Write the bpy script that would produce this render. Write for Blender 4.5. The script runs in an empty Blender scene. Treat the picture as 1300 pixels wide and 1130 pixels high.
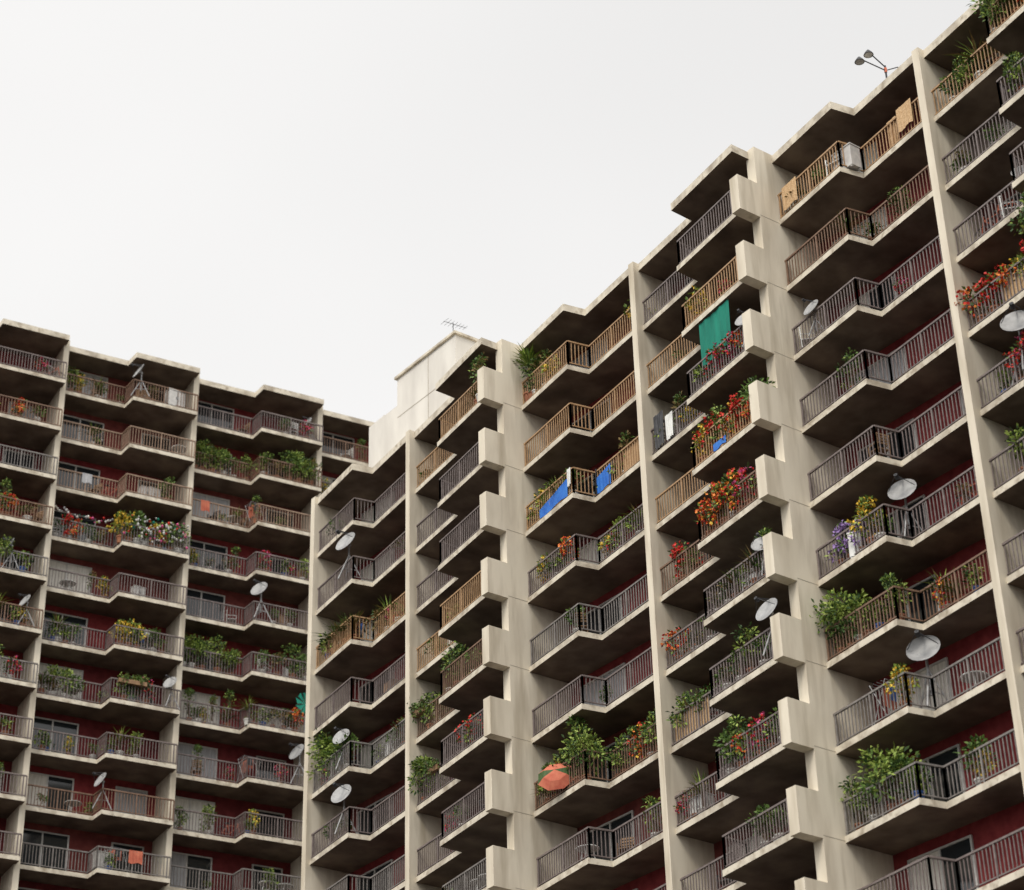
import bpy, math, random
from mathutils import Vector, Matrix
random.seed(11)
R = random.Random(5)
scene = bpy.context.scene

# ------------------------------------------------------------------ materials
def new_mat(name):
    m = bpy.data.materials.new(name); m.use_nodes = True
    nt = m.node_tree
    return m, nt, nt.nodes['Principled BSDF']
def noisy(name, c1, c2, scale=1.0, rough=0.8, stretch=(1,1,1), lo=0.35, hi=0.65, c3=None, scale2=6.0, spec=0.3, metal=0.0, st2=(1,1,1)):
    m, nt, b = new_mat(name)
    tc = nt.nodes.new('ShaderNodeTexCoord'); mp = nt.nodes.new('ShaderNodeMapping')
    mp.inputs['Scale'].default_value = stretch
    n = nt.nodes.new('ShaderNodeTexNoise'); n.inputs['Scale'].default_value = scale; n.inputs['Detail'].default_value = 6
    cr = nt.nodes.new('ShaderNodeValToRGB')
    cr.color_ramp.elements[0].position = lo; cr.color_ramp.elements[1].position = hi
    cr.color_ramp.elements[0].color = (*c1, 1); cr.color_ramp.elements[1].color = (*c2, 1)
    nt.links.new(tc.outputs['Object'], mp.inputs['Vector']); nt.links.new(mp.outputs[0], n.inputs['Vector'])
    nt.links.new(n.outputs['Fac'], cr.inputs['Fac'])
    out = cr.outputs['Color']
    if c3:
        mp2 = nt.nodes.new('ShaderNodeMapping'); mp2.inputs['Scale'].default_value = st2
        n2 = nt.nodes.new('ShaderNodeTexNoise'); n2.inputs['Scale'].default_value = scale2; n2.inputs['Detail'].default_value = 4
        nt.links.new(tc.outputs['Object'], mp2.inputs['Vector']); nt.links.new(mp2.outputs[0], n2.inputs['Vector'])
        mr = nt.nodes.new('ShaderNodeMapRange'); mr.inputs['From Min'].default_value = 0.5; mr.inputs['From Max'].default_value = 0.75
        nt.links.new(n2.outputs['Fac'], mr.inputs['Value'])
        mx = nt.nodes.new('ShaderNodeMix'); mx.data_type = 'RGBA'
        nt.links.new(mr.outputs[0], mx.inputs['Factor']); nt.links.new(out, mx.inputs['A']); mx.inputs['B'].default_value = (*c3, 1)
        out = mx.outputs['Result']
    nt.links.new(out, b.inputs['Base Color'])
    b.inputs['Roughness'].default_value = rough
    b.inputs['Specular IOR Level'].default_value = spec
    b.inputs['Metallic'].default_value = metal
    return m
M = {}
M['conc']  = noisy('painted_concrete', (.56,.495,.39), (.70,.635,.515), 1.6, .85, (1,1,.22), .32, .60, (.44,.38,.285), 2.2, st2=(1,1,.12))
M['edge']  = noisy('slab_edge_concrete', (.39,.34,.27), (.66,.60,.49), 1.4, .85, (1,1,1), .30, .56, (.31,.255,.185), 3.5)
M['soff']  = noisy('soffit_concrete_shaded', (.10,.072,.053), (.215,.163,.12), .9, .9, (1,1,1), .32, .68, (.075,.053,.04), .6)  # mottled concrete; colour darkened to deepen the shade under the slabs
M['deck']  = noisy('balcony_deck', (.10,.08,.07), (.18,.155,.14), 2, .9)
M['red']   = noisy('red_stucco', (.165,.02,.022), (.24,.036,.036), 3, .9)
M['red2']  = noisy('brown_red_stucco', (.13,.028,.024), (.19,.046,.038), 3, .9)
M['red3']  = noisy('dark_red_stucco', (.11,.016,.017), (.17,.027,.028), 3, .9)
M['wallc'] = noisy('taupe_stucco', (.20,.165,.14), (.28,.23,.20), 3, .9)
M['taupe'] = noisy('railing_paint_taupe', (.14,.112,.105), (.20,.165,.155), 5, .55)
M['tan']   = noisy('railing_paint_tan', (.31,.185,.09), (.42,.265,.145), 5, .55)
M['tanp']  = noisy('railing_paint_pale_tan', (.24,.16,.11), (.32,.22,.155), 5, .55)
M['brown'] = noisy('railing_paint_brown', (.15,.09,.06), (.22,.135,.09), 5, .55)
M['grey']  = noisy('railing_paint_grey', (.15,.135,.125), (.23,.21,.195), 5, .55)
M['frame'] = noisy('window_frame_aluminium', (.45,.44,.42), (.58,.56,.53), 5, .4)
M['cloth'] = noisy('curtain_cream', (.55,.52,.46), (.74,.71,.65), 6, .8, (3,3,.3))
M['cloth2']= noisy('curtain_grey', (.30,.30,.31), (.45,.45,.46), 6, .8, (3,3,.3))
m, nt, b = new_mat('window_glass'); b.inputs['Base Color'].default_value=(.02,.024,.027,1); b.inputs['Roughness'].default_value=.06; M['glass']=m
M['joint'] = noisy('concrete_joint', (.33,.29,.23), (.42,.38,.31), 3, .9)
M['white'] = noisy('roof_structure_paint', (.60,.57,.52), (.72,.69,.63), 1.2, .8, (1,1,.3))
M['dish']  = noisy('dish_painted_metal', (.27,.27,.27), (.42,.42,.415), 4, .5)
M['metal'] = noisy('galvanised_metal', (.24,.24,.24), (.36,.36,.36), 6, .45, metal=.3)
M['dark']  = noisy('dark_metal', (.02,.02,.022), (.05,.05,.055), 6, .5)
M['pot']   = noisy('terracotta', (.24,.09,.05), (.34,.15,.08), 8, .8)
M['potw']  = noisy('pot_white', (.50,.49,.45), (.64,.62,.58), 8, .6)
M['potb']  = noisy('pot_blue', (.03,.08,.25), (.05,.12,.35), 8, .5)
M['g1']    = noisy('leaf_dark_green', (.028,.058,.016), (.055,.10,.026), 9, .6)
M['g2']    = noisy('leaf_green', (.075,.14,.026), (.14,.22,.045), 9, .6)
M['g3']    = noisy('leaf_light_green', (.20,.29,.05), (.33,.40,.09), 9, .6)
M['g4']    = noisy('leaf_dry', (.16,.11,.04), (.26,.18,.07), 9, .7)
M['fr']    = noisy('flower_red', (.50,.02,.02), (.65,.05,.03), 9, .6)
M['fp']    = noisy('flower_pink', (.50,.05,.18), (.65,.14,.30), 9, .6)
M['fy']    = noisy('flower_yellow', (.65,.42,.03), (.75,.52,.08), 9, .6)
M['fo']    = noisy('flower_orange', (.65,.16,.02), (.70,.24,.04), 9, .6)
M['fv']    = noisy('flower_violet', (.28,.16,.42), (.4,.28,.55), 9, .6)
M['stem']  = noisy('plant_stem', (.08,.05,.025), (.14,.09,.05), 9, .8)
M['teal']  = noisy('teal_cloth', (.005,.15,.105), (.01,.22,.15), 1.5, .8, (2,2,.4))
M['blue']  = noisy('blue_tarp', (.02,.12,.48), (.04,.20,.62), 2, .6)
M['umb']   = noisy('umbrella_faded_red', (.42,.10,.06), (.55,.17,.10), 3, .8)
M['mat']   = noisy('reed_mat', (.42,.26,.13), (.60,.42,.24), 3, .85, (1,6,6))
M['wht']   = noisy('white_plastic', (.58,.58,.56), (.72,.72,.69), 3, .5)
M['boxb']  = noisy('storage_brown', (.22,.13,.07), (.33,.2,.11), 4, .7)
M['asph']  = noisy('asphalt', (.04,.04,.042), (.065,.063,.06), .4, .95)
M['pave']  = noisy('pavement_concrete', (.16,.15,.14), (.22,.21,.19), .8, .95)

# ------------------------------------------------------------------ mesh accumulator
class Acc:
    def __init__(s): s.v=[]; s.f=[]; s.m=[]; s.mats=[]
    def mi(s, k):
        if k not in s.mats: s.mats.append(k)
        return s.mats.index(k)
    def add(s, verts, faces, k):
        o=len(s.v); s.v += [tuple(p) for p in verts]
        i = s.mi(k) if isinstance(k,str) else None
        for n,f in enumerate(faces):
            s.f.append(tuple(o+j for j in f)); s.m.append(i if i is not None else s.mi(k[n]))
    def mesh(s, name):
        me=bpy.data.meshes.new(name); me.from_pydata(s.v,[],s.f)
        for k in s.mats: me.materials.append(M[k])
        me.polygons.foreach_set('material_index', s.m); me.update(); return me
    def obj(s, name, parent=None, loc=None):
        o=bpy.data.objects.new(name, s.mesh(name)); scene.collection.objects.link(o)
        if parent: o.parent=parent
        if loc is not None: o.location=loc
        return o
class Frame:
    def __init__(s,O,u,n): s.O=Vector(O); s.u=Vector(u); s.n=Vector(n)
    def p(s,a,b,z):
        q=s.O+s.u*a+s.n*b; return (q.x,q.y,z)
BF=[(0,1,2,3),(7,6,5,4),(0,4,5,1),(1,5,6,2),(2,6,7,3),(3,7,4,0)]
def box(acc,F,a0,a1,b0,b1,z0,z1,k):
    acc.add([F.p(a0,b0,z0),F.p(a1,b0,z0),F.p(a1,b1,z0),F.p(a0,b1,z0),F.p(a0,b0,z1),F.p(a1,b0,z1),F.p(a1,b1,z1),F.p(a0,b1,z1)],BF,k)
def prism(acc,F,pts,z0,z1,ks,kb,kt):
    n=len(pts)
    vs=[F.p(a,b,z0) for a,b in pts]+[F.p(a,b,z1) for a,b in pts]
    fs=[tuple(range(n))[::-1], tuple(range(n,2*n))]+[(i,(i+1)%n,n+(i+1)%n,n+i) for i in range(n)]
    acc.add(vs,fs,[kb,kt]+[ks]*n)
def prism_bz(acc,F,pts,a0,a1,k):
    n=len(pts)
    vs=[F.p(a0,b,z) for b,z in pts]+[F.p(a1,b,z) for b,z in pts]
    fs=[tuple(range(n)), tuple(range(n,2*n))[::-1]]+[(i,(i+1)%n,n+(i+1)%n,n+i) for i in range(n)]
    acc.add(vs,fs,k)
def bar(acc,F,p,q,z0,z1,w,k):
    d=Vector((q[0]-p[0],q[1]-p[1])); L=d.length
    if L<1e-4: return
    d/=L; t=Vector((-d.y,d.x))*w/2
    c=[(p[0]-t.x,p[1]-t.y),(q[0]-t.x,q[1]-t.y),(q[0]+t.x,q[1]+t.y),(p[0]+t.x,p[1]+t.y)]
    acc.add([F.p(a,b,z0) for a,b in c]+[F.p(a,b,z1) for a,b in c],BF,k)
SIDE=[(0,4,5,1),(1,5,6,2),(2,6,7,3),(3,7,4,0)]
def picket(acc,F,a,b,z0,z1,w,k):
    h=w/2; c=[(a-h,b-h),(a+h,b-h),(a+h,b+h),(a-h,b+h)]
    acc.add([F.p(x,y,z0) for x,y in c]+[F.p(x,y,z1) for x,y in c],SIDE,k)
def railing(acc,F,path,z,k,h=1.06):
    for i in range(len(path)-1):
        p,q=path[i],path[i+1]
        bar(acc,F,p,q,z+h-.06,z+h,.07,k); bar(acc,F,p,q,z+.08,z+.12,.04,k)
        L=math.hypot(q[0]-p[0],q[1]-p[1]); n=max(1,round(L/.15))
        for j in range(n+1):
            t=j/n; a=p[0]+(q[0]-p[0])*t; b=p[1]+(q[1]-p[1])*t
            post = j==0 or j==n or j%11==0
            picket(acc,F,a,b,z+(0 if post else .1),z+h-.05,.055 if post else .028,k)
def window(acc,F,a0,a1,wb,z0,z1,rr,panes=2):
    c=rr.choice(['cloth','cloth','cloth2','glass','glass'])
    for i in range(panes):
        x0=a0+(a1-a0)*i/panes; x1=a0+(a1-a0)*(i+1)/panes
        kk=c if rr.random()<.65 else 'glass'
        box(acc,F,x0,x1,wb-.02,wb+.02,z0,z1,kk)
    for i in range(panes+1):
        x=a0+(a1-a0)*i/panes; box(acc,F,x-.035,x+.035,wb-.02,wb+.06,z0,z1,'frame')
    box(acc,F,a0-.035,a1+.035,wb-.02,wb+.065,z1,z1+.06,'frame')
    box(acc,F,a0-.035,a1+.035,wb-.02,wb+.065,z0-.05,z0,'frame')
def empty(name):
    e=bpy.data.objects.new(name,None); scene.collection.objects.link(e); return e

# ------------------------------------------------------------------ right building
FR=Frame((44.15,0),(0,1),(-1,0))
Z1R,HR,NR=45.22,2.70,16
ROOFR=48.08
bldR=empty('apartment_building')
st,wl,wn,rl=Acc(),Acc(),Acc(),Acc()
WB=-1.45
BAYS={}
def rslab(k): return Z1R-HR*(k-1)
cols=[64.4,50.0,35.6,21.2]
tanR={('A',3),('B',1),('B',4),('C',1),('C',2),('C',3),('D',2),('D',4),('E',1),('F',1)}
brR={('E',2),('D',5),('E',7),('C',7),('B',5)}
for ci,y0 in enumerate(cols):
    zl='ACEG'[ci]; pl='BDFH'[ci]
    zp=[(y0+.05,.27),(y0+3.25,-.09),(y0+3.42,.80),(y0+6.8,.40)]
    pp=[(y0-.05,.10),(y0-3.6,.52),(y0-3.65,1.5),(y0-7.4,1.98)]
    BAYS[zl]=(FR,y0+6.65,y0+.15,zp,rslab); BAYS[pl]=(FR,y0-.15,y0-7.3,pp,rslab)
    for L,path in ((zl,zp),(pl,pp)):
        outline=[(path[0][0],WB-.1)]+path+[(path[-1][0],WB-.1)]
        for k in range(1,NR+1):
            z=rslab(k)
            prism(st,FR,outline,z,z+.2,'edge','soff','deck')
            ins=[(a,b-.07) for a,b in path]
            if L in 'BDFH':
                ins[2]=(ins[2][0]-.07,ins[2][1]); ins[1]=(ins[1][0]-.07,ins[1][1])
            col='tan' if (L,k) in tanR else 'brown' if (L,k) in brR else ('taupe' if R.random()<.9 else 'grey')
            railing(rl,FR,ins,z+.2,col)
        ro=[(a,b+.06) for a,b in path]
        ro=[(ro[0][0],WB-.1)]+ro+[(ro[-1][0],WB-.1)]
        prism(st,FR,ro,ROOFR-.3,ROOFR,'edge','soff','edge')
        a0,a1=sorted((path[0][0],path[-1][0]))
        for k in range(1,NR+1):
            z=rslab(k)+.2; zt=(rslab(k-1) if k>1 else ROOFR-.3)
            wk=R.choice(['red','red','red','red3','red2']) if L in 'ACEG' else R.choice(['wallc','wallc','red2'])
            box(wl,FR,a0,a1,WB-.12,WB,z-.1,zt+.1,wk)
            if L in 'ACEG':
                window(wn,FR,y0+3.7,y0+6.1,WB,z+.06,z+2.1,R)
                if R.random()<.45: window(wn,FR,y0+.5,y0+1.7,WB,z+.9,z+2.1,R,1)
                elif R.random()<.4: box(wn,FR,y0+.7,y0+1.6,WB-.02,WB+.03,z+.02,z+2.1,'cloth2')
            else:
                window(wn,FR,y0-6.8,y0-4.2,WB,z+.06,z+2.1,R)
                window(wn,FR,y0-2.6,y0-.9,WB,z+.06,z+2.1,R)
    box(st,FR,y0-.14,y0+.14,WB-.1,.40,0,ROOFR+.04,'conc')
    f0,f1=y0-7.68,y0-7.28
    NB,PB=1.28,2.17
    prof=[(WB-.1,0),(NB,0)]
    for k in range(NR,0,-1):
        z=rslab(k)-.03
        prof+=[(NB,z),(PB,z),(PB,z+1.4),(NB,z+1.4)]
    prof+=[(NB,ROOFR+.06),(WB-.1,ROOFR+.06)]
    prism_bz(st,FR,prof,f0,f1,'conc')
    for k in range(1,NR+1):
        z=rslab(k)
        box(st,FR,f0-.005,f0+.02,-.1,NB-.01,z+.05,z+.07,'joint')
box(st,FR,71.15,71.45,WB-.1,.60,0,ROOFR+.04,'conc')
box(st,FR,13.5,71.4,-13.5,WB-.12,0,ROOFR-.02,'conc')
box(st,FR,13.5,71.4,-13.5,WB-.3,ROOFR-.02,ROOFR+.25,'edge')
box(st,FR,64.2,68.6,-5.0,-1.9,ROOFR+.25,53.6,'white')
box(st,FR,64.1,68.7,-5.1,-1.8,53.6,53.72,'edge')
box(st,FR,68.6,70.9,-5.0,-1.95,ROOFR+.25,52.3,'white')
box(st,FR,66.2,66.23,-1.9,-1.89,ROOFR+.25,53.6,'joint')
box(st,FR,64.25,68.55,-1.9,-1.89,51.6,51.63,'joint')
st.obj('concrete_structure',bldR); wl.obj('walls',bldR); wn.obj('windows',bldR); rl.obj('railings',bldR)

# ------------------------------------------------------------------ left building
FL=Frame((46.10,87.64),(.98995,-.14148),(-.14148,-.98995))
Z1L,HL,NL=60.8,2.755,21
ROOFL=63.62
def lslab(k): return Z1L-HL*(k-1)
bldL=empty('apartment_building')
st,wl,wn,rl=Acc(),Acc(),Acc(),Acc()
W=7.0
tanL={(2,3),(2,2),(3,3)}
for li in range(-1,7):
    t0=(li-3)*W
    path=[(t0+.05,0),(t0+3.4,0),(t0+3.5,.95),(t0+W-.05,.95)]
    BAYS['L%d'%li]=(FL,t0+.2,t0+W-.2,path,lslab)
    outline=[(path[0][0],WB-.1)]+path+[(path[-1][0],WB-.1)]
    for k in range(1,NL+1):
        z=lslab(k)
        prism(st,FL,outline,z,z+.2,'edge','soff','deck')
        col='tanp' if (li,k) in tanL else R.choice(['taupe','taupe','grey','grey','taupe','brown'])
        railing(rl,FL,[(a,b-.07) for a,b in path],z+.2,col)
        zz=z+.2; zt=(lslab(k-1) if k>1 else ROOFL-.3)
        box(wl,FL,t0,t0+W,WB-.12,WB,zz-.1,zt+.1,R.choice(['red','red','red3','red2']))
        window(wn,FL,t0+.35,t0+2.8,WB,zz+.06,zz+2.15,R)
        if R.random()<.55: window(wn,FL,t0+4.9,t0+6.4,WB,zz+.7,zz+2.15,R,1)
    ro=[(a,b+.05) for a,b in path]; ro=[(ro[0][0],WB-.1)]+ro+[(ro[-1][0],WB-.1)]
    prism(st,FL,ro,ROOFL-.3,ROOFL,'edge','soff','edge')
    box(st,FL,t0-.14,t0+.14,WB-.1,.45,0,ROOFL+.04,'conc')
box(st,FL,-4*W-.1,4*W+.1,-14,WB-.12,0,ROOFL-.02,'conc')
box(st,FL,4*W-.14,4*W+.14,WB-.1,1.0,0,ROOFL+.04,'conc')
st.obj('concrete_structure',bldL); wl.obj('walls',bldL); wn.obj('windows',bldL); rl.obj('railings',bldL)

# ------------------------------------------------------------------ props
def tube(acc,p,q,r,k,n=6,r2=None):
    p=Vector(p); q=Vector(q); r2=r if r2 is None else r2
    d=(q-p).normalized(); x=d.orthogonal().normalized(); y=d.cross(x)
    vs=[]
    for c,rr in ((p,r),(q,r2)):
        for i in range(n):
            t=2*math.pi*i/n; vs.append(c+x*math.cos(t)*rr+y*math.sin(t)*rr)
    fs=[(i,(i+1)%n,n+(i+1)%n,n+i) for i in range(n)]+[tuple(range(n))[::-1],tuple(range(n,2*n))]
    acc.add(vs,fs,k)
def leaf(acc,c,d,l,w,k,rr):
    d=d.normalized(); s=d.cross(Vector((rr.uniform(-1,1),rr.uniform(-1,1),rr.uniform(-1,1)))).normalized()*w/2
    m=c+d*l*.5; e=c+d*l+Vector((0,0,-l*.15))
    acc.add([c,m-s,e,m+s],[(0,1,2,3)],k)
def rdir(rr):
    while True:
        v=Vector((rr.uniform(-1,1),rr.uniform(-1,1),rr.uniform(-1,1)))
        if .05<v.length<1: return v.normalized()
def pot(acc,r,h,k):
    tube(acc,(0,0,0),(0,0,h),r*.72,k,10,r); tube(acc,(0,0,h-.04),(0,0,h+.01),r*1.08,k,10)
def bush(seed,h,rad,cl,lv,ks,fk=None,fn=0,pk='pot',ls=.135):
    rr=random.Random(seed); a=Acc(); pot(a,.16,.28,pk)
    for i in range(cl):
        t=rr.random()**.6
        ang=rr.uniform(0,6.28); r=rad*rr.random()**.5*(.45+.55*math.sin(math.pi*min(1,t+.2)))
        c=Vector((math.cos(ang)*r,math.sin(ang)*r,.35+(h-.45)*t))
        tube(a,(0,0,.26),c,.014,'stem',4,.006)
        cr=rr.uniform(.12,.27)*rad/.4
        k0=rr.choice(ks)
        for j in range(lv):
            v=rdir(rr); v.z*=.8
            k=k0 if rr.random()<.7 else rr.choice(ks)
            leaf(a,c+v*cr*rr.random()**.4,v+Vector((0,0,.2)),ls*rr.uniform(.6,1.4),ls*.52,k,rr)
        if fk:
            for j in range(fn):
                v=rdir(rr); p=c+v*cr
                for q in range(3): leaf(a,p,rdir(rr),.09,.085,fk if isinstance(fk,str) else rr.choice(fk),rr)
    return a.mesh('plant_mesh')
def spiky(seed,h,n,ks,pk='pot',trunk=.3):
    rr=random.Random(seed); a=Acc(); pot(a,.18,.3,pk); tube(a,(0,0,.28),(0,0,.3+trunk),.03,'stem',6)
    for i in range(n):
        ang=rr.uniform(0,6.28); el=rr.uniform(.1,1.4); L=h*rr.uniform(.5,1)
        c=Vector((0,0,.3+trunk)); d=Vector((math.cos(ang)*math.cos(el),math.sin(ang)*math.cos(el),math.sin(el)))
        s=d.cross(Vector((0,0,1))).normalized()*.025
        pts=[c,c+d*L*.5,c+d*L+Vector((0,0,-L*.22))]
        k=rr.choice(ks)
        a.add([pts[0]-s*.6,pts[0]+s*.6,pts[1]+s,pts[1]-s,pts[2]],[(0,1,2,3),(3,2,4)],k)
    return a.mesh('plant_mesh')
def vine(seed,L,ks):
    rr=random.Random(seed); a=Acc()
    a.add(*(lambda w,d,h:([(-w,-d,0),(w,-d,0),(w,d,0),(-w,d,0),(-w,-d,h),(w,-d,h),(w,d,h),(-w,d,h)],BF))(.35,.1,.2),'boxb')
    for i in range(13):
        x=rr.uniform(-.4,.4); p=Vector((x,0,.2)); l=L*rr.uniform(.3,1)
        q=p+Vector((rr.uniform(-.15,.15),rr.uniform(-.2,.2),rr.uniform(.1,.35)))
        for s in range(3):
            tube(a,p,q,.008,'stem',4)
            for j in range(9): leaf(a,p.lerp(q,rr.random())+rdir(rr)*.05,rdir(rr),.12*rr.uniform(.6,1.2),.065,rr.choice(ks),rr)
            p=q; q=p+Vector((rr.uniform(-.18,.18),rr.uniform(-.12,.12),-l/3))
    return a.mesh('plant_mesh')
GA=['g1','g1','g2','g2','g3']; GB=['g1','g2','g2']; GC=['g2','g3','g3','g1']; GD=['g4','g1','g2']
PL={
 'bush':[bush(1,1.55,.44,13,30,GA),bush(2,1.4,.4,11,28,GB,pk='potw'),bush(3,1.65,.42,13,28,GC,pk='pot'),bush(22,1.5,.42,12,28,GC,pk='potw'),bush(21,1.3,.4,9,26,GD,pk='pot')],
 'big':[bush(4,2.05,.68,25,35,GC,ls=.155),bush(5,1.95,.72,25,35,GC,ls=.155)],
 'low':[bush(6,1.0,.33,8,22,GA),bush(7,.9,.28,6,20,GD,pk='potw'),bush(16,1.0,.32,8,22,GC,pk='potb'),bush(17,1.05,.3,8,20,GB,pk='potw')],
 'tall':[bush(8,2.05,.29,12,22,GA),bush(9,1.85,.26,10,20,GD,pk='potw')],
 'red':[bush(10,1.4,.44,10,15,GB,'fr',16),bush(11,1.3,.4,9,14,GA,['fr','fo'],14)],
 'pink':[bush(12,1.3,.38,9,14,GB,['fp','fr'],14)],
 'yellow':[bush(13,1.5,.36,9,17,GC,'fy',8)],
 'orange':[bush(14,1.35,.42,10,16,GA,['fo','fr','fr','fy'],13)],
 'violet':[bush(15,1.3,.35,8,15,GA,'fv',15)],
 'spiky':[spiky(1,1.05,60,['g1','g2','g4']),spiky(2,1.15,50,['g3','g2','g4'],'potw',.5)],
 'palm':[spiky(3,1.0,80,['g2','g3','g3'],'pot',1.0)],
 'vine':[vine(1,1.2,GA),vine(2,.9,GB)],
}
def edge_b(path,a):
    for (a0,b0),(a1,b1) in zip(path,path[1:]):
        lo,hi=min(a0,a1),max(a0,a1)
        if hi-lo>.2 and lo<=a<=hi: return b0+(b1-b0)*((a-a0)/(a1-a0))
    return 0
def spot(bay,k,f,inset=.4,dz=0):
    F,al,ar,path,sl=BAYS[bay]
    a=al+(ar-al)*f
    b=edge_b(path,a)-inset
    return Vector(F.p(a,b,sl(k)+.205+dz)),F
NAMES={'bush':'potted_shrub','big':'large_potted_shrub','low':'potted_plant','tall':'potted_tree','red':'red_flowering_plant','pink':'pink_flowering_plant',
 'yellow':'yellow_flowering_plant','orange':'orange_flowering_plant','violet':'violet_flowering_plant','spiky':'spiky_potted_plant','palm':'potted_palm','vine':'trailing_plant_box'}
def plant(bay,k,f,kind,s=1.0,inset=.31,dz=0):
    if kind=='vine': inset=.0; dz=.85
    p,F=spot(bay,k,f,inset,dz)
    o=bpy.data.objects.new(NAMES[kind],R.choice(PL[kind])); scene.collection.objects.link(o)
    o.location=p; s*=R.uniform(.88,1.12); o.scale=(s*R.uniform(.9,1.15),s,s)
    ang=R.uniform(0,6.28)
    if kind=='vine': ang=math.atan2(F.u.y,F.u.x)
    o.rotation_euler=(0,0,ang)
def make_dish(r=.37):
    a=Acc(); rings=[(0,0),(.35,.02),(.7,.085),(1,.17)]; n=20
    D=Vector((.90,0,.43)).normalized(); S=Vector((0,1,0)); U=D.cross(S)*-1
    C=Vector((0.05,0,1.32))
    for off in (0,-.012):
        vs=[C+D*off]
        for q,h in rings[1:]:
            for i in range(n):
                t=6.28318*i/n; vs.append(C+D*(h*r*1.2+off)+S*math.cos(t)*q*r*.95+U*math.sin(t)*q*r)
        fs=[(0,1+i,1+(i+1)%n) for i in range(n)]
        for g in range(2):
            o=1+g*n; fs+=[(o+i,o+n+i,o+n+(i+1)%n,o+(i+1)%n) for i in range(n)]
        a.add(vs,fs,'dish')
    f=C+D*.5-U*.02
    tube(a,C-U*r*.9+D*.1,f,.018,'dark'); tube(a,f,f-D*.13,.05,'dark',8)
    for sy in (-1,1): tube(a,C+S*sy*r*.85+D*.1,f,.009,'dark',4)
    tube(a,C-D*.02,C-D*.14,.06,'metal',8)
    tube(a,(-.06,0,.4),C-D*.1,.03,'metal')
    for t in (0,2.1,4.2): tube(a,(-.06,0,.95),(-.06+.45*math.cos(t),.45*math.sin(t),0),.022,'metal'); tube(a,(-.06,0,.5),(-.06+.25*math.cos(t),.25*math.sin(t),.42),.014,'metal',4)
    return a.mesh('dish_mesh')
DM=make_dish()
def dish(bay,k,f,s=1.0,inset=.35,rot=None,dz=0.0):
    p,F=spot(bay,k,f,inset,dz)
    o=bpy.data.objects.new('satellite_dish',DM); scene.collection.objects.link(o); o.location=p; o.scale=(s,s,s)
    o.rotation_euler=(0,0,math.radians(R.uniform(180,215)))
def lb(a,x0,x1,y0,y1,z0,z1,k):
    a.add([(x0,y0,z0),(x1,y0,z0),(x1,y1,z0),(x0,y1,z0),(x0,y0,z1),(x1,y0,z1),(x1,y1,z1),(x0,y1,z1)],BF,k)
def make_chair(k):
    a=Acc()
    for x in (-.22,.22):
        tube(a,(x,-.22,0),(x,-.2,.45),.018,k); tube(a,(x,.22,0),(x,.26,.92),.018,k); tube(a,(x,-.22,.62),(x,.24,.64),.018,k); tube(a,(x,-.22,.45),(x,-.22,.62),.018,k)
    lb(a,-.22,.22,-.22,.22,.43,.46,k)
    for z in (.58,.68,.78,.88): lb(a,-.22,.22,.225,.25,z,z+.06,k)
    return a.mesh('chair_mesh')
def make_table():
    a=Acc(); tube(a,(0,0,.68),(0,0,.71),.4,'wht',16)
    for t in range(4): tube(a,(.28*math.cos(t*1.57),.28*math.sin(t*1.57),0),(.2*math.cos(t*1.57),.2*math.sin(t*1.57),.68),.02,'wht')
    return a.mesh('table_mesh')
def make_cab(k):
    a=Acc(); lb(a,-.38,.38,-.2,.2,.05,.8,k); lb(a,-.4,.4,-.22,.22,.8,.84,k)
    for x in (-.33,.33):
        for y in (-.16,.16): lb(a,x-.03,x+.03,y-.03,y+.03,0,.05,k)
    lb(a,-.005,.005,-.215,-.2,.08,.78,'dark'); lb(a,-.06,-.03,-.23,-.2,.4,.5,'metal'); lb(a,.03,.06,-.23,-.2,.4,.5,'metal')
    return a.mesh('cabinet_mesh')
def make_rack(sd_):
    a=Acc()
    for x in (-.5,.5): tube(a,(x,-.3,0),(x,.3,1.25),.014,'metal'); tube(a,(x,.3,0),(x,-.3,1.25),.014,'metal')
    for i in range(5):
        y=-.3+.15*i; tube(a,(-.5,y,1.25),(.5,y,1.25),.01,'metal')
    rr=random.Random(sd_)
    for i in range(5):
        x=-.45+rr.random()*.6; w=rr.uniform(.2,.35); y=-.3+.15*i; h=rr.uniform(.35,.7); k=rr.choice(['wht','potb','cloth','umb','dark'])
        a.add([(x,y-.02,1.26),(x+w,y-.02,1.26),(x+w,y-.05,1.26-h),(x+.02,y-.03,1.24-h)],[(0,1,2,3)],k)
    return a.mesh('rack_mesh')
def make_bike():
    a=Acc()
    for x in (-.5,.5):
        pts=[Vector((x+.32*math.cos(t*.524),0,.33+.32*math.sin(t*.524))) for t in range(13)]
        for p,q in zip(pts,pts[1:]): tube(a,p,q,.018,'dark',5)
        for t in range(0,6): tube(a,(x,0,.33),pts[t*2],.004,'metal',3)
    for p,q in (((-.5,0,.33),(-.1,0,.35)),((-.1,0,.35),(.35,0,.8)),((-.1,0,.35),(-.22,0,.82)),((-.5,0,.33),(-.2,0,.75)),((-.2,0,.75),(.35,0,.8)),((.5,0,.33),(.33,0,.95))): tube(a,p,q,.018,'umb')
    tube(a,(.33,-.25,.96),(.33,.25,.96),.014,'metal'); lb(a,-.34,-.12,-.06,.06,.83,.87,'dark')
    return a.mesh('bicycle_mesh')
CH=[make_chair('wht'),make_chair('dark'),make_chair('boxb')]; TB=make_table(); CB=[make_cab('wht'),make_cab('boxb'),make_cab('frame')]; RK=[make_rack(3),make_rack(8)]; BK=make_bike()
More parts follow.
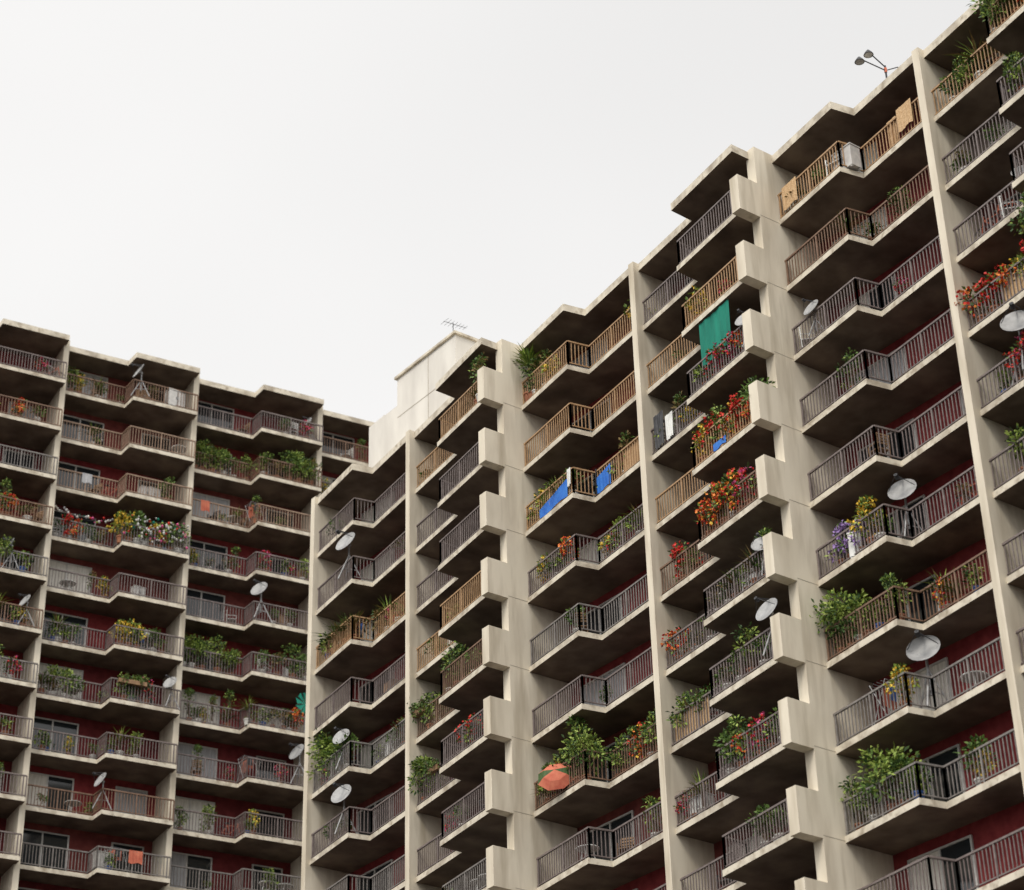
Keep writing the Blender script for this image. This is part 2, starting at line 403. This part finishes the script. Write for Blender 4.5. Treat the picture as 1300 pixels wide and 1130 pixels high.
def prop(me,name,bay,k,f,inset=.6,s=1,rot=None):
    p,F=spot(bay,k,f,inset); o=bpy.data.objects.new(name,me); scene.collection.objects.link(o)
    o.location=p; o.scale=(s,s,s); o.rotation_euler=(0,0,R.uniform(0,6.28) if rot is None else rot)
def panel(name,bay,k,f0,f1,z0,z1,mat,out=.0,wav=.02,slant=0):
    F,al,ar,path,sl=BAYS[bay]; a=Acc(); n=14; m=6; vs=[]
    for j in range(m+1):
        for i in range(n+1):
            f=f0+(f1-f0)*i/n; aa=al+(ar-al)*f
            b=edge_b(path,aa)+out+wav*math.sin(i*1.9+j*.3)*(1-.5*j/m)+wav*.5*math.sin(i*.7)
            z=sl(k)+z0+(z1-z0-slant*(1-i/n))*j/m - (.04*math.sin(i*.5) if j==0 else 0)
            vs.append(F.p(aa,b,z))
    fs=[(j*(n+1)+i,j*(n+1)+i+1,(j+1)*(n+1)+i+1,(j+1)*(n+1)+i) for j in range(m) for i in range(n)]
    a.add(vs,fs,mat); a.obj(name)

# --- specific things seen in the photograph
for f,s in ((.03,1.15),(.1,1.2),(.18,1.15),(.27,1.15),(.36,1.05),(.46,1.0),(.56,.9),(.66,1.05),(.76,1.15),(.85,1.25),(.94,1.2)): plant('L3',2,f,'bush',s)
for f in (.07,.15,.22,.82,.9): plant('L3',2,f,'big',.82)
for f,s in ((.03,1.2),(.1,1.1),(.18,1.2),(.3,1.1),(.42,1.0),(.6,.9),(.72,1.0),(.84,1.1),(.95,1.2)): plant('L3',6,f,'bush',s)
plant('L3',6,.12,'big',.75); plant('L3',6,.38,'big',.7)
for f,kd in ((.1,'tall'),(.18,'low'),(.28,'tall'),(.4,'spiky'),(.5,'spiky'),(.62,'low'),(.7,'bush'),(.78,'bush'),(.88,'red')): plant('L3',7,f,kd,.95)
for f,kd in ((.08,'low'),(.2,'low'),(.35,'low'),(.6,'pink'),(.75,'low'),(.9,'bush')): plant('L3',4,f,kd,.95)
for f,kd in ((.4,'spiky'),(.7,'low'),(.5,'tall')): plant('L3',3,f,kd,.8)
dish('L3',1,.92,.9); dish('L3',5,.55,1.3,.1); dish('L3',8,.90,1.3,.1); dish('L4',1,.95,1.4,.1)
plant('L2',1,.06,'bush',1.05); plant('L2',1,.13,'yellow',.9); plant('L2',1,.3,'low',.9); dish('L2',1,.55,1.2,.1); prop(CB[2],'storage_cabinet','L2',1,.85,.3,1.2,0)
for f,kd,s in ((.05,'low',1),(.12,'red',.9),(.2,'red',1),(.3,'low',1),(.4,'bush',.9),(.5,'yellow',1.35),(.56,'yellow',1.3),(.62,'bush',1.2),(.68,'low',1.2),(.74,'yellow',1.),(.8,'pink',1.),(.88,'bush',1.2),(.95,'bush',1.1)): plant('L2',4,f,kd,s)
for f,kd in ((.56,'yellow'),(.62,'yellow'),(.68,'yellow'),(.1,'low'),(.2,'low'),(.8,'bush')): plant('L2',6,f,kd,1.)
for f,kd in ((.14,'bush'),(.22,'bush'),(.3,'bush'),(.05,'spiky'),(.62,'low')): plant('L2',7,f,kd,1.1)
plant('L2',7,.7,'vine',1.1); plant('L2',7,.6,'vine',1.0); dish('L2',7,.95,1.0,.1)
dish('L2',9,.5,1.1,.2); plant('L2',8,.1,'low'); plant('L2',8,.55,'low')
for k in (2,4,5,6,7,8): plant('L1',k,.7,R.choice(['bush','red','spiky']),1.); plant('L1',k,.85,'low',1.1)
dish('L1',7,.55,1.3,.1); dish('L1',5,.75,1.0,.1)
plant('L4',7,.2,'bush'); plant('L3',9,.3,'bush'); dish('L1',6,.9,1.,.1)
dish('A',2,.42,1.4,.05)
for f,kd in ((.2,'spiky'),(.28,'spiky'),(.36,'spiky'),(.44,'spiky'),(.55,'bush'),(.66,'spiky'),(.12,'low'),(.8,'low')): plant('A',3,f,kd,1.2)
for f,kd in ((.08,'big'),(.2,'bush'),(.3,'bush'),(.4,'bush'),(.55,'low'),(.75,'low'),(.88,'bush')): plant('A',5,f,kd,1.)
dish('A',5,.38,1.1,.1); dish('A',6,.4,1.3,.1); plant('A',6,.2,'low')
plant('B',5,.62,'bush',1.1); plant('B',5,.54,'bush',1.); plant('B',4,.15,'bush',.9); plant('B',6,.2,'vine',1.1); plant('B',5,.05,'vine',1.1)
plant('B',6,.7,'red',.9); plant('B',6,.8,'red',.9); plant('B',5,.12,'bush',1.1,.2); plant('B',6,.05,'big',.85,.2); plant('B',5,.8,'low'); plant('B',7,.65,'low'); plant('B',4,.62,'low',.9)
plant('C',1,.04,'palm',1.3,.2); plant('C',1,.11,'tall',1.05,.2); plant('C',1,.2,'tall',.9); plant('C',1,.97,'yellow',1.2); plant('B',1,.96,'tall',1.1,.1); plant('B',1,.91,'tall',1.1,.2); plant('C',1,.08,'bush',1.0,.1)
for f,kd in ((.04,'low'),(.12,'yellow'),(.2,'bush'),(.28,'spiky'),(.35,'spiky'),(.44,'low'),(.6,'low'),(.78,'tall'),(.72,'low')): plant('C',3,f,kd,.95)
panel('blue_tarp','C',3,.14,.44,.28,.98,'blue',-.035,.008,.35); panel('blue_tarp','C',3,.54,.68,.3,1.1,'blue',-.035,.008,.15); panel('reed_screen','C',3,.80,.98,.3,1.22,'mat',-.12,.005)
panel('white_towel','C',3,.45,.485,.6,1.28,'wht',.0)
prop(CH[1],'garden_chair','C',3,.5,.4,1.2); prop(CH[1],'garden_chair','C',3,.66,.4,1.2)
for f,kd in ((.12,'yellow'),(.18,'bush'),(.25,'low'),(.32,'low'),(.38,'red'),(.56,'yellow'),(.62,'yellow'),(.7,'bush'),(.85,'low')): plant('C',4,f,kd,.95)
plant('C',5,.42,'low',1.); plant('C',6,.5,'low',.7)
for f,kd,s in ((.08,'low',1),(.16,'red',.9),(.24,'bush',1),(.3,'low',1),(.38,'tall',1.15),(.45,'big',1.),(.55,'spiky',1),(.62,'bush',1),(.7,'tall',.8),(.78,'orange',.9),(.86,'bush',1),(.95,'bush',1)): plant('C',7,f,kd,s)
plant('D',2,.58,'yellow',1.0); plant('D',2,.8,'pink',.7)
panel('teal_cloth','D',3,.62,.86,1.0,2.66,'teal',-.08,.03)
for f,kd in ((.2,'tall'),(.3,'yellow'),(.38,'bush'),(.1,'low'),(.6,'low'),(.68,'pink'),(.76,'pink'),(.84,'pink'),(.93,'red')): plant('D',3,f,kd,.95)
panel('black_cloth','D',3,.04,.12,.3,1.6,'dark',.02); panel('white_towel','D',3,.14,.2,.3,1.25,'wht',.03); dish('D',3,.96,.9,.15)
for f,kd in ((.55,'yellow'),(.62,'red'),(.7,'bush'),(.78,'orange'),(.86,'red'),(.92,'red'),(.97,'bush')): plant('D',4,f,kd,1.1)
panel('blue_tarp','D',4,.66,.76,.3,.55,'blue',-.035,.005)
for f,kd,s in ((.55,'red',1.2),(.61,'orange',1.35),(.67,'red',1.4),(.73,'bush',1.2),(.79,'orange',1.3),(.86,'pink',1.1),(.15,'red',1.1),(.94,'low',1)): plant('D',5,f,kd,s,.3)
for f,kd in ((.08,'red'),(.2,'low'),(.32,'low'),(.55,'low'),(.64,'low'),(.7,'spiky'),(.78,'low'),(.85,'spiky'),(.92,'tall')): plant('D',6,f,kd,1.)
dish('D',6,.93,.9,.15); prop(TB,'garden_table','D',6,.6,.6); prop(CB[0],'storage_cabinet','D',6,.8,.5,1,-1.57)
for f,kd in ((.1,'bush'),(.25,'bush'),(.58,'low'),(.68,'low'),(.76,'bush'),(.85,'low')): plant('D',7,f,kd,1.)
panel('reed_screen','D',7,.02,.3,.3,1.2,'mat',-.12,.005); dish('D',7,.95,1.2,.1)
for f,kd in ((.56,'bush'),(.64,'bush'),(.7,'red'),(.78,'pink'),(.86,'low'),(.94,'low')): plant('D',8,f,kd,1.05)
plant('D',8,.1,'bush'); plant('D',9,.75,'bush',.9); plant('D',9,.85,'low',1)
panel('reed_screen','E',1,.04,.16,.35,1.27,'mat',.04,.01); panel('reed_screen','E',1,.72,.79,.35,1.4,'mat',-.12,.01); panel('reed_screen','E',1,.82,.93,.5,1.4,'mat',.03,.01)
prop(CH[0],'garden_chair','E',1,.42,.4,1.2); plant('E',1,.3,'low',.8); plant('E',2,.44,'spiky',1.); plant('E',2,.5,'low',.9); plant('E',2,.72,'bush',.8); dish('E',3,.16,.9,.1); prop(CH[0],'garden_chair','E',3,.05,.4)
for f,kd in ((.14,'violet'),(.2,'violet'),(.28,'violet'),(.36,'yellow'),(.42,'low')): plant('E',6,f,kd,1.15)
prop(CB[0],'storage_cabinet','E',6,.24,.4); dish('E',6,.5,1.3,.2)
for f,kd,s in ((.06,'big',1.1),(.13,'big',1.),(.2,'bush',1.2),(.26,'low',1.1),(.34,'low',1),(.42,'tall',.95),(.48,'bush',.9),(.66,'orange',.8),(.72,'spiky',.8),(.85,'low',1)): plant('E',7,f,kd,s)
dish('E',8,.5,1.45,.2); prop(RK[0],'drying_rack','E',8,.3)
for f,kd in ((.05,'bush'),(.15,'bush'),(.28,'big'),(.45,'low'),(.7,'bush'),(.36,'bush')): plant('E',9,f,kd,1.)
for f,kd in ((.1,'low'),(.2,'bush'),(.28,'spiky'),(.4,'bush'),(.52,'bush'),(.58,'big'),(.66,'bush'),(.75,'red')): plant('F',1,f,kd,1.05)
for f,kd in ((.7,'vine'),(.75,'red')): plant('F',1,f,kd,1.)
for f,kd in ((.1,'low'),(.3,'low'),(.6,'bush')): plant('F',2,f,kd,.95)
prop(CH[0],'garden_chair','F',3,.3,.4); dish('F',3,.42,.9,.2)
for f,kd,s in ((.06,'red',1.2),(.14,'red',1.3),(.24,'red',1.2),(.34,'bush',1),(.44,'red',1),(.56,'big',1.),(.6,'red',1.2),(.66,'orange',1.3),(.74,'big',1.0),(.8,'red',1),(.3,'yellow',1)): plant('F',4,f,kd,s)
plant('F',4,.6,'vine',1.3); plant('F',4,.72,'vine',1.3); plant('F',4,.66,'vine',1.2)
panel('reed_screen','F',4,.22,.42,.3,1.1,'mat',-.12,.005)
for f,kd in ((.12,'low'),(.22,'red'),(.3,'pink'),(.38,'red'),(.46,'low'),(.56,'red'),(.65,'bush')): plant('F',5,f,kd,1.05)
dish('F',5,.27,1.4,.1)
for f,kd in ((.15,'bush'),(.3,'low'),(.55,'low'),(.62,'bush')): plant('F',6,f,kd,1.)
plant('F',8,.2,'bush'); plant('F',7,.55,'bush')
# random everyday clutter
occ=[('L%d'%i,k) for i in (0,1,2,3,4) for k in range(1,11)]+[(c,k) for c in 'ABCDEF' for k in range(1,11)]
quiet={('C',2),('C',6),('C',5),('D',1),('E',4),('E',5),('A',4),('A',1),('B',2),('B',3)}
for bay,k in occ:
    n=R.choice([0,0,1]) if (bay,k) in quiet else R.choice([1,2,3,3,4])
    isL=bay[0]=='L'
    if isL: n+=2
    for _ in range(n):
        f=R.uniform(.05,.95); q=R.random()
        if q<.20: prop(R.choice(CH),'garden_chair',bay,k,f,.5)
        elif q<.26: prop(TB,'garden_table',bay,k,f,.6)
        elif q<.36: prop(R.choice(CB),'storage_cabinet',bay,k,f,.5,R.uniform(.8,1.1),0 if isL else -math.pi/2)
        elif q<.42: prop(R.choice(RK),'drying_rack',bay,k,f,.6,.95,0 if isL else math.pi/2)
        elif q<.45: prop(BK,'bicycle',bay,k,f,.4,1,0 if isL else math.pi/2)
        elif q<.49:
            f=min(f,.88); f = .2 if .4<f<.6 else f
            panel('hanging_towel',bay,k,f,f+R.uniform(.05,.1),R.uniform(.45,.8),1.28,R.choice(['cloth','cloth2','cloth2','umb','potb','mat']),-.03,.008)
        else: plant(bay,k,f,R.choice(['low','low','low','spiky','bush','bush','tall','pink','yellow']),R.uniform(.7,1.0))
# umbrella
a=Acc(); tube(a,(0,0,0),(0,0,1.9),.02,'metal')
n=8
for i in range(n):
    t0,t1=6.283*i/n,6.283*(i+1)/n; k=['umb','umb','g1','umb'][i%4]
    p0=Vector((0,0,1.95))
    A=Vector((.6*math.cos(t0),.6*math.sin(t0),1.78)); B=Vector((.6*math.cos(t1),.6*math.sin(t1),1.78))
    C=Vector((.95*math.cos(t0),.95*math.sin(t0),1.5)); D=Vector((.95*math.cos(t1),.95*math.sin(t1),1.5))
    a.add([p0,A,B,C,D],[(0,1,2),(1,3,4,2)],k)
p,F=spot('C',7,.16,.45); o=a.obj('patio_umbrella'); o.location=p+Vector((.1,0,.15)); o.scale=(.72,.72,.72); o.rotation_euler=(math.radians(35),math.radians(-58),0)
# ornaments string
a=Acc(); F,al,ar,path,sl=BAYS['L2']; prev=None
for i in range(60):
    f=i/59; aa=al+(ar-al)*f; b=edge_b(path,aa)+.06; z=sl(4)+1.45+.25*abs(math.sin(f*9)) if f>.45 else sl(4)+1.9-.5*math.sin(f*6.5)
    q=Vector(F.p(aa,b,z))
    if prev: tube(a,prev,q,.01,'dark',4)
    prev=q
    for jj in range(4 if f>.6 else 1):
        r=R.uniform(.04,.10); c=q-Vector((0,0,r+R.uniform(-.3,1.0 if f>.45 else .05))); k=R.choice(['wht','wht','fp','teal','g3','cloth','fr','cloth2','wht'])
        vs=[c+Vector(v)*r for v in ((1,0,0),(0,1,0),(-1,0,0),(0,-1,0),(0,0,1),(0,0,-1))]
        a.add(vs,[(0,1,4),(1,2,4),(2,3,4),(3,0,4),(1,0,5),(2,1,5),(3,2,5),(0,3,5)],k)
a.obj('hanging_ornaments')
# teal pinwheel
a=Acc(); tube(a,(0,0,0),(0,0,1.5),.02,'metal')
for i in range(9):
    t=6.283*i/9; d=Vector((math.cos(t),0,math.sin(t))); e=Vector((math.cos(t+.6),-.15,math.sin(t+.6)))
    c=Vector((0,-.03,1.5)); a.add([c,c+d*.6,c+e*.55,c+e*.2],[(0,1,2,3)],'teal')
p,F=spot('L3',7,.93,-.08); o=a.obj('garden_pinwheel',loc=p)
# roof floodlights
a=Acc(); tube(a,(0,0,0),(0,0,.9),.035,'dark'); tube(a,(0,0,.7),(-1.1,.1,.75),.022,'dark'); tube(a,(0,0,.85),(-.5,.2,1.4),.022,'dark'); tube(a,(0,0,.7),(.4,-.2,.9),.018,'dark')
tube(a,(0,0,.62),(0,0,.8),.05,'umb',8)
for c in ((-1.1,.1,.72),(-.5,.2,1.38)):
    c=Vector(c); tube(a,c-Vector((0,0,.12)),c-Vector((0,0,.03)),.17,'dark',12,.12); tube(a,c-Vector((0,0,.03)),c+Vector((0,0,.08)),.12,'dark',12,.04); tube(a,c-Vector((0,0,.125)),c-Vector((0,0,.121)),.14,'dish',12)
a.obj('roof_floodlight',loc=Vector(FR.p(37.4,-.2,ROOFR)))
# TV aerial
a=Acc(); tube(a,(0,0,0),(0,0,1.0),.018,'dark'); tube(a,(-.5,0,.9),(.7,0,1.0),.012,'dark')
for i in range(7): tube(a,(-.45+i*.18,-.3+.02*i,.91+.012*i),(-.45+i*.18,.3-.02*i,.91+.012*i),.007,'dark',4)
a.obj('tv_aerial',loc=Vector(FR.p(64.9,-2.3,53.7)))

# ------------------------------------------------------------------ ground
a=Acc(); a.add([(-1500,-1500,0),(1500,-1500,0),(1500,1500,0),(-1500,1500,0)],[(0,1,2,3)],'asph'); a.obj('ground')
a=Acc(); lb(a,36,44,10,80,0.004,.13,'pave'); a.obj('pavement')

# ------------------------------------------------------------------ world & sun
sd=Vector((-.62,-.30,.72)).normalized()
w=bpy.data.worlds.new("World"); scene.world=w; w.use_nodes=True; nt=w.node_tree; nt.nodes.clear()
N=nt.nodes.new; Lk=nt.links.new
out=N('ShaderNodeOutputWorld'); mix=N('ShaderNodeMixShader'); mix.inputs[0].default_value=.9
sky=N('ShaderNodeTexSky'); sky.sky_type='NISHITA'; sky.sun_disc=False; sky.sun_elevation=math.asin(sd.z); sky.sun_rotation=math.atan2(sd.x,sd.y)
b1=N('ShaderNodeBackground'); b1.inputs[1].default_value=.1; Lk(sky.outputs[0],b1.inputs[0])
tc=N('ShaderNodeTexCoord'); dot=N('ShaderNodeVectorMath'); dot.operation='DOT_PRODUCT'; dot.inputs[1].default_value=sd
Lk(tc.outputs['Generated'],dot.inputs[0])
mr=N('ShaderNodeMapRange'); mr.inputs['From Min'].default_value=.1; mr.inputs['From Max'].default_value=1; mr.inputs['To Min'].default_value=1.0; mr.inputs['To Max'].default_value=2.8
Lk(dot.outputs['Value'],mr.inputs['Value'])
sp=N('ShaderNodeSeparateXYZ'); Lk(tc.outputs['Generated'],sp.inputs[0])
me=N('ShaderNodeMapRange'); me.inputs['From Min'].default_value=0; me.inputs['From Max'].default_value=.34; me.inputs['To Min'].default_value=.28; me.inputs['To Max'].default_value=1
Lk(sp.outputs['Z'],me.inputs['Value'])
nz=N('ShaderNodeTexNoise'); nz.inputs['Scale'].default_value=1.7; nz.inputs['Detail'].default_value=3; Lk(tc.outputs['Generated'],nz.inputs['Vector'])
mn=N('ShaderNodeMapRange'); mn.inputs['From Min'].default_value=.3; mn.inputs['From Max'].default_value=.7; mn.inputs['To Min'].default_value=.86; mn.inputs['To Max'].default_value=1.06
Lk(nz.outputs['Fac'],mn.inputs['Value'])
m1=N('ShaderNodeMath'); m1.operation='MULTIPLY'; Lk(mr.outputs[0],m1.inputs[0]); Lk(me.outputs[0],m1.inputs[1])
m2=N('ShaderNodeMath'); m2.operation='MULTIPLY'; Lk(m1.outputs[0],m2.inputs[0]); Lk(mn.outputs[0],m2.inputs[1])
b2=N('ShaderNodeBackground'); b2.inputs[0].default_value=(1,.985,.965,1); Lk(m2.outputs[0],b2.inputs[1])
Lk(b1.outputs[0],mix.inputs[1]); Lk(b2.outputs[0],mix.inputs[2]); Lk(mix.outputs[0],out.inputs[0])
sl=bpy.data.lights.new('sun','SUN'); sl.energy=1.5; sl.angle=math.radians(14); sl.color=(1,.93,.82)
so=bpy.data.objects.new('sun',sl); scene.collection.objects.link(so); so.rotation_euler=sd.to_track_quat('Z','Y').to_euler()

# ------------------------------------------------------------------ camera
right=Vector((.8034,-.5950,-.02346)); up=-Vector((.2938,.4305,-.8535)); back=-Vector((.5179,.6788,.5206))
rm=Matrix((right,up,back)).transposed()
cam=bpy.data.cameras.new('camera'); co=bpy.data.objects.new('camera',cam); scene.collection.objects.link(co)
co.rotation_mode='QUATERNION'; co.rotation_quaternion=rm.to_quaternion().normalized(); co.location=(0,0,1.6)
cam.lens=78.04; cam.sensor_width=36; cam.sensor_fit='HORIZONTAL'; cam.shift_y=-.0346; cam.clip_end=5000
cam.dof.use_dof=True; cam.dof.focus_distance=76; cam.dof.aperture_fstop=.5
scene.camera=co
scene.view_settings.view_transform='Standard'; scene.view_settings.look='None'; scene.view_settings.exposure=0
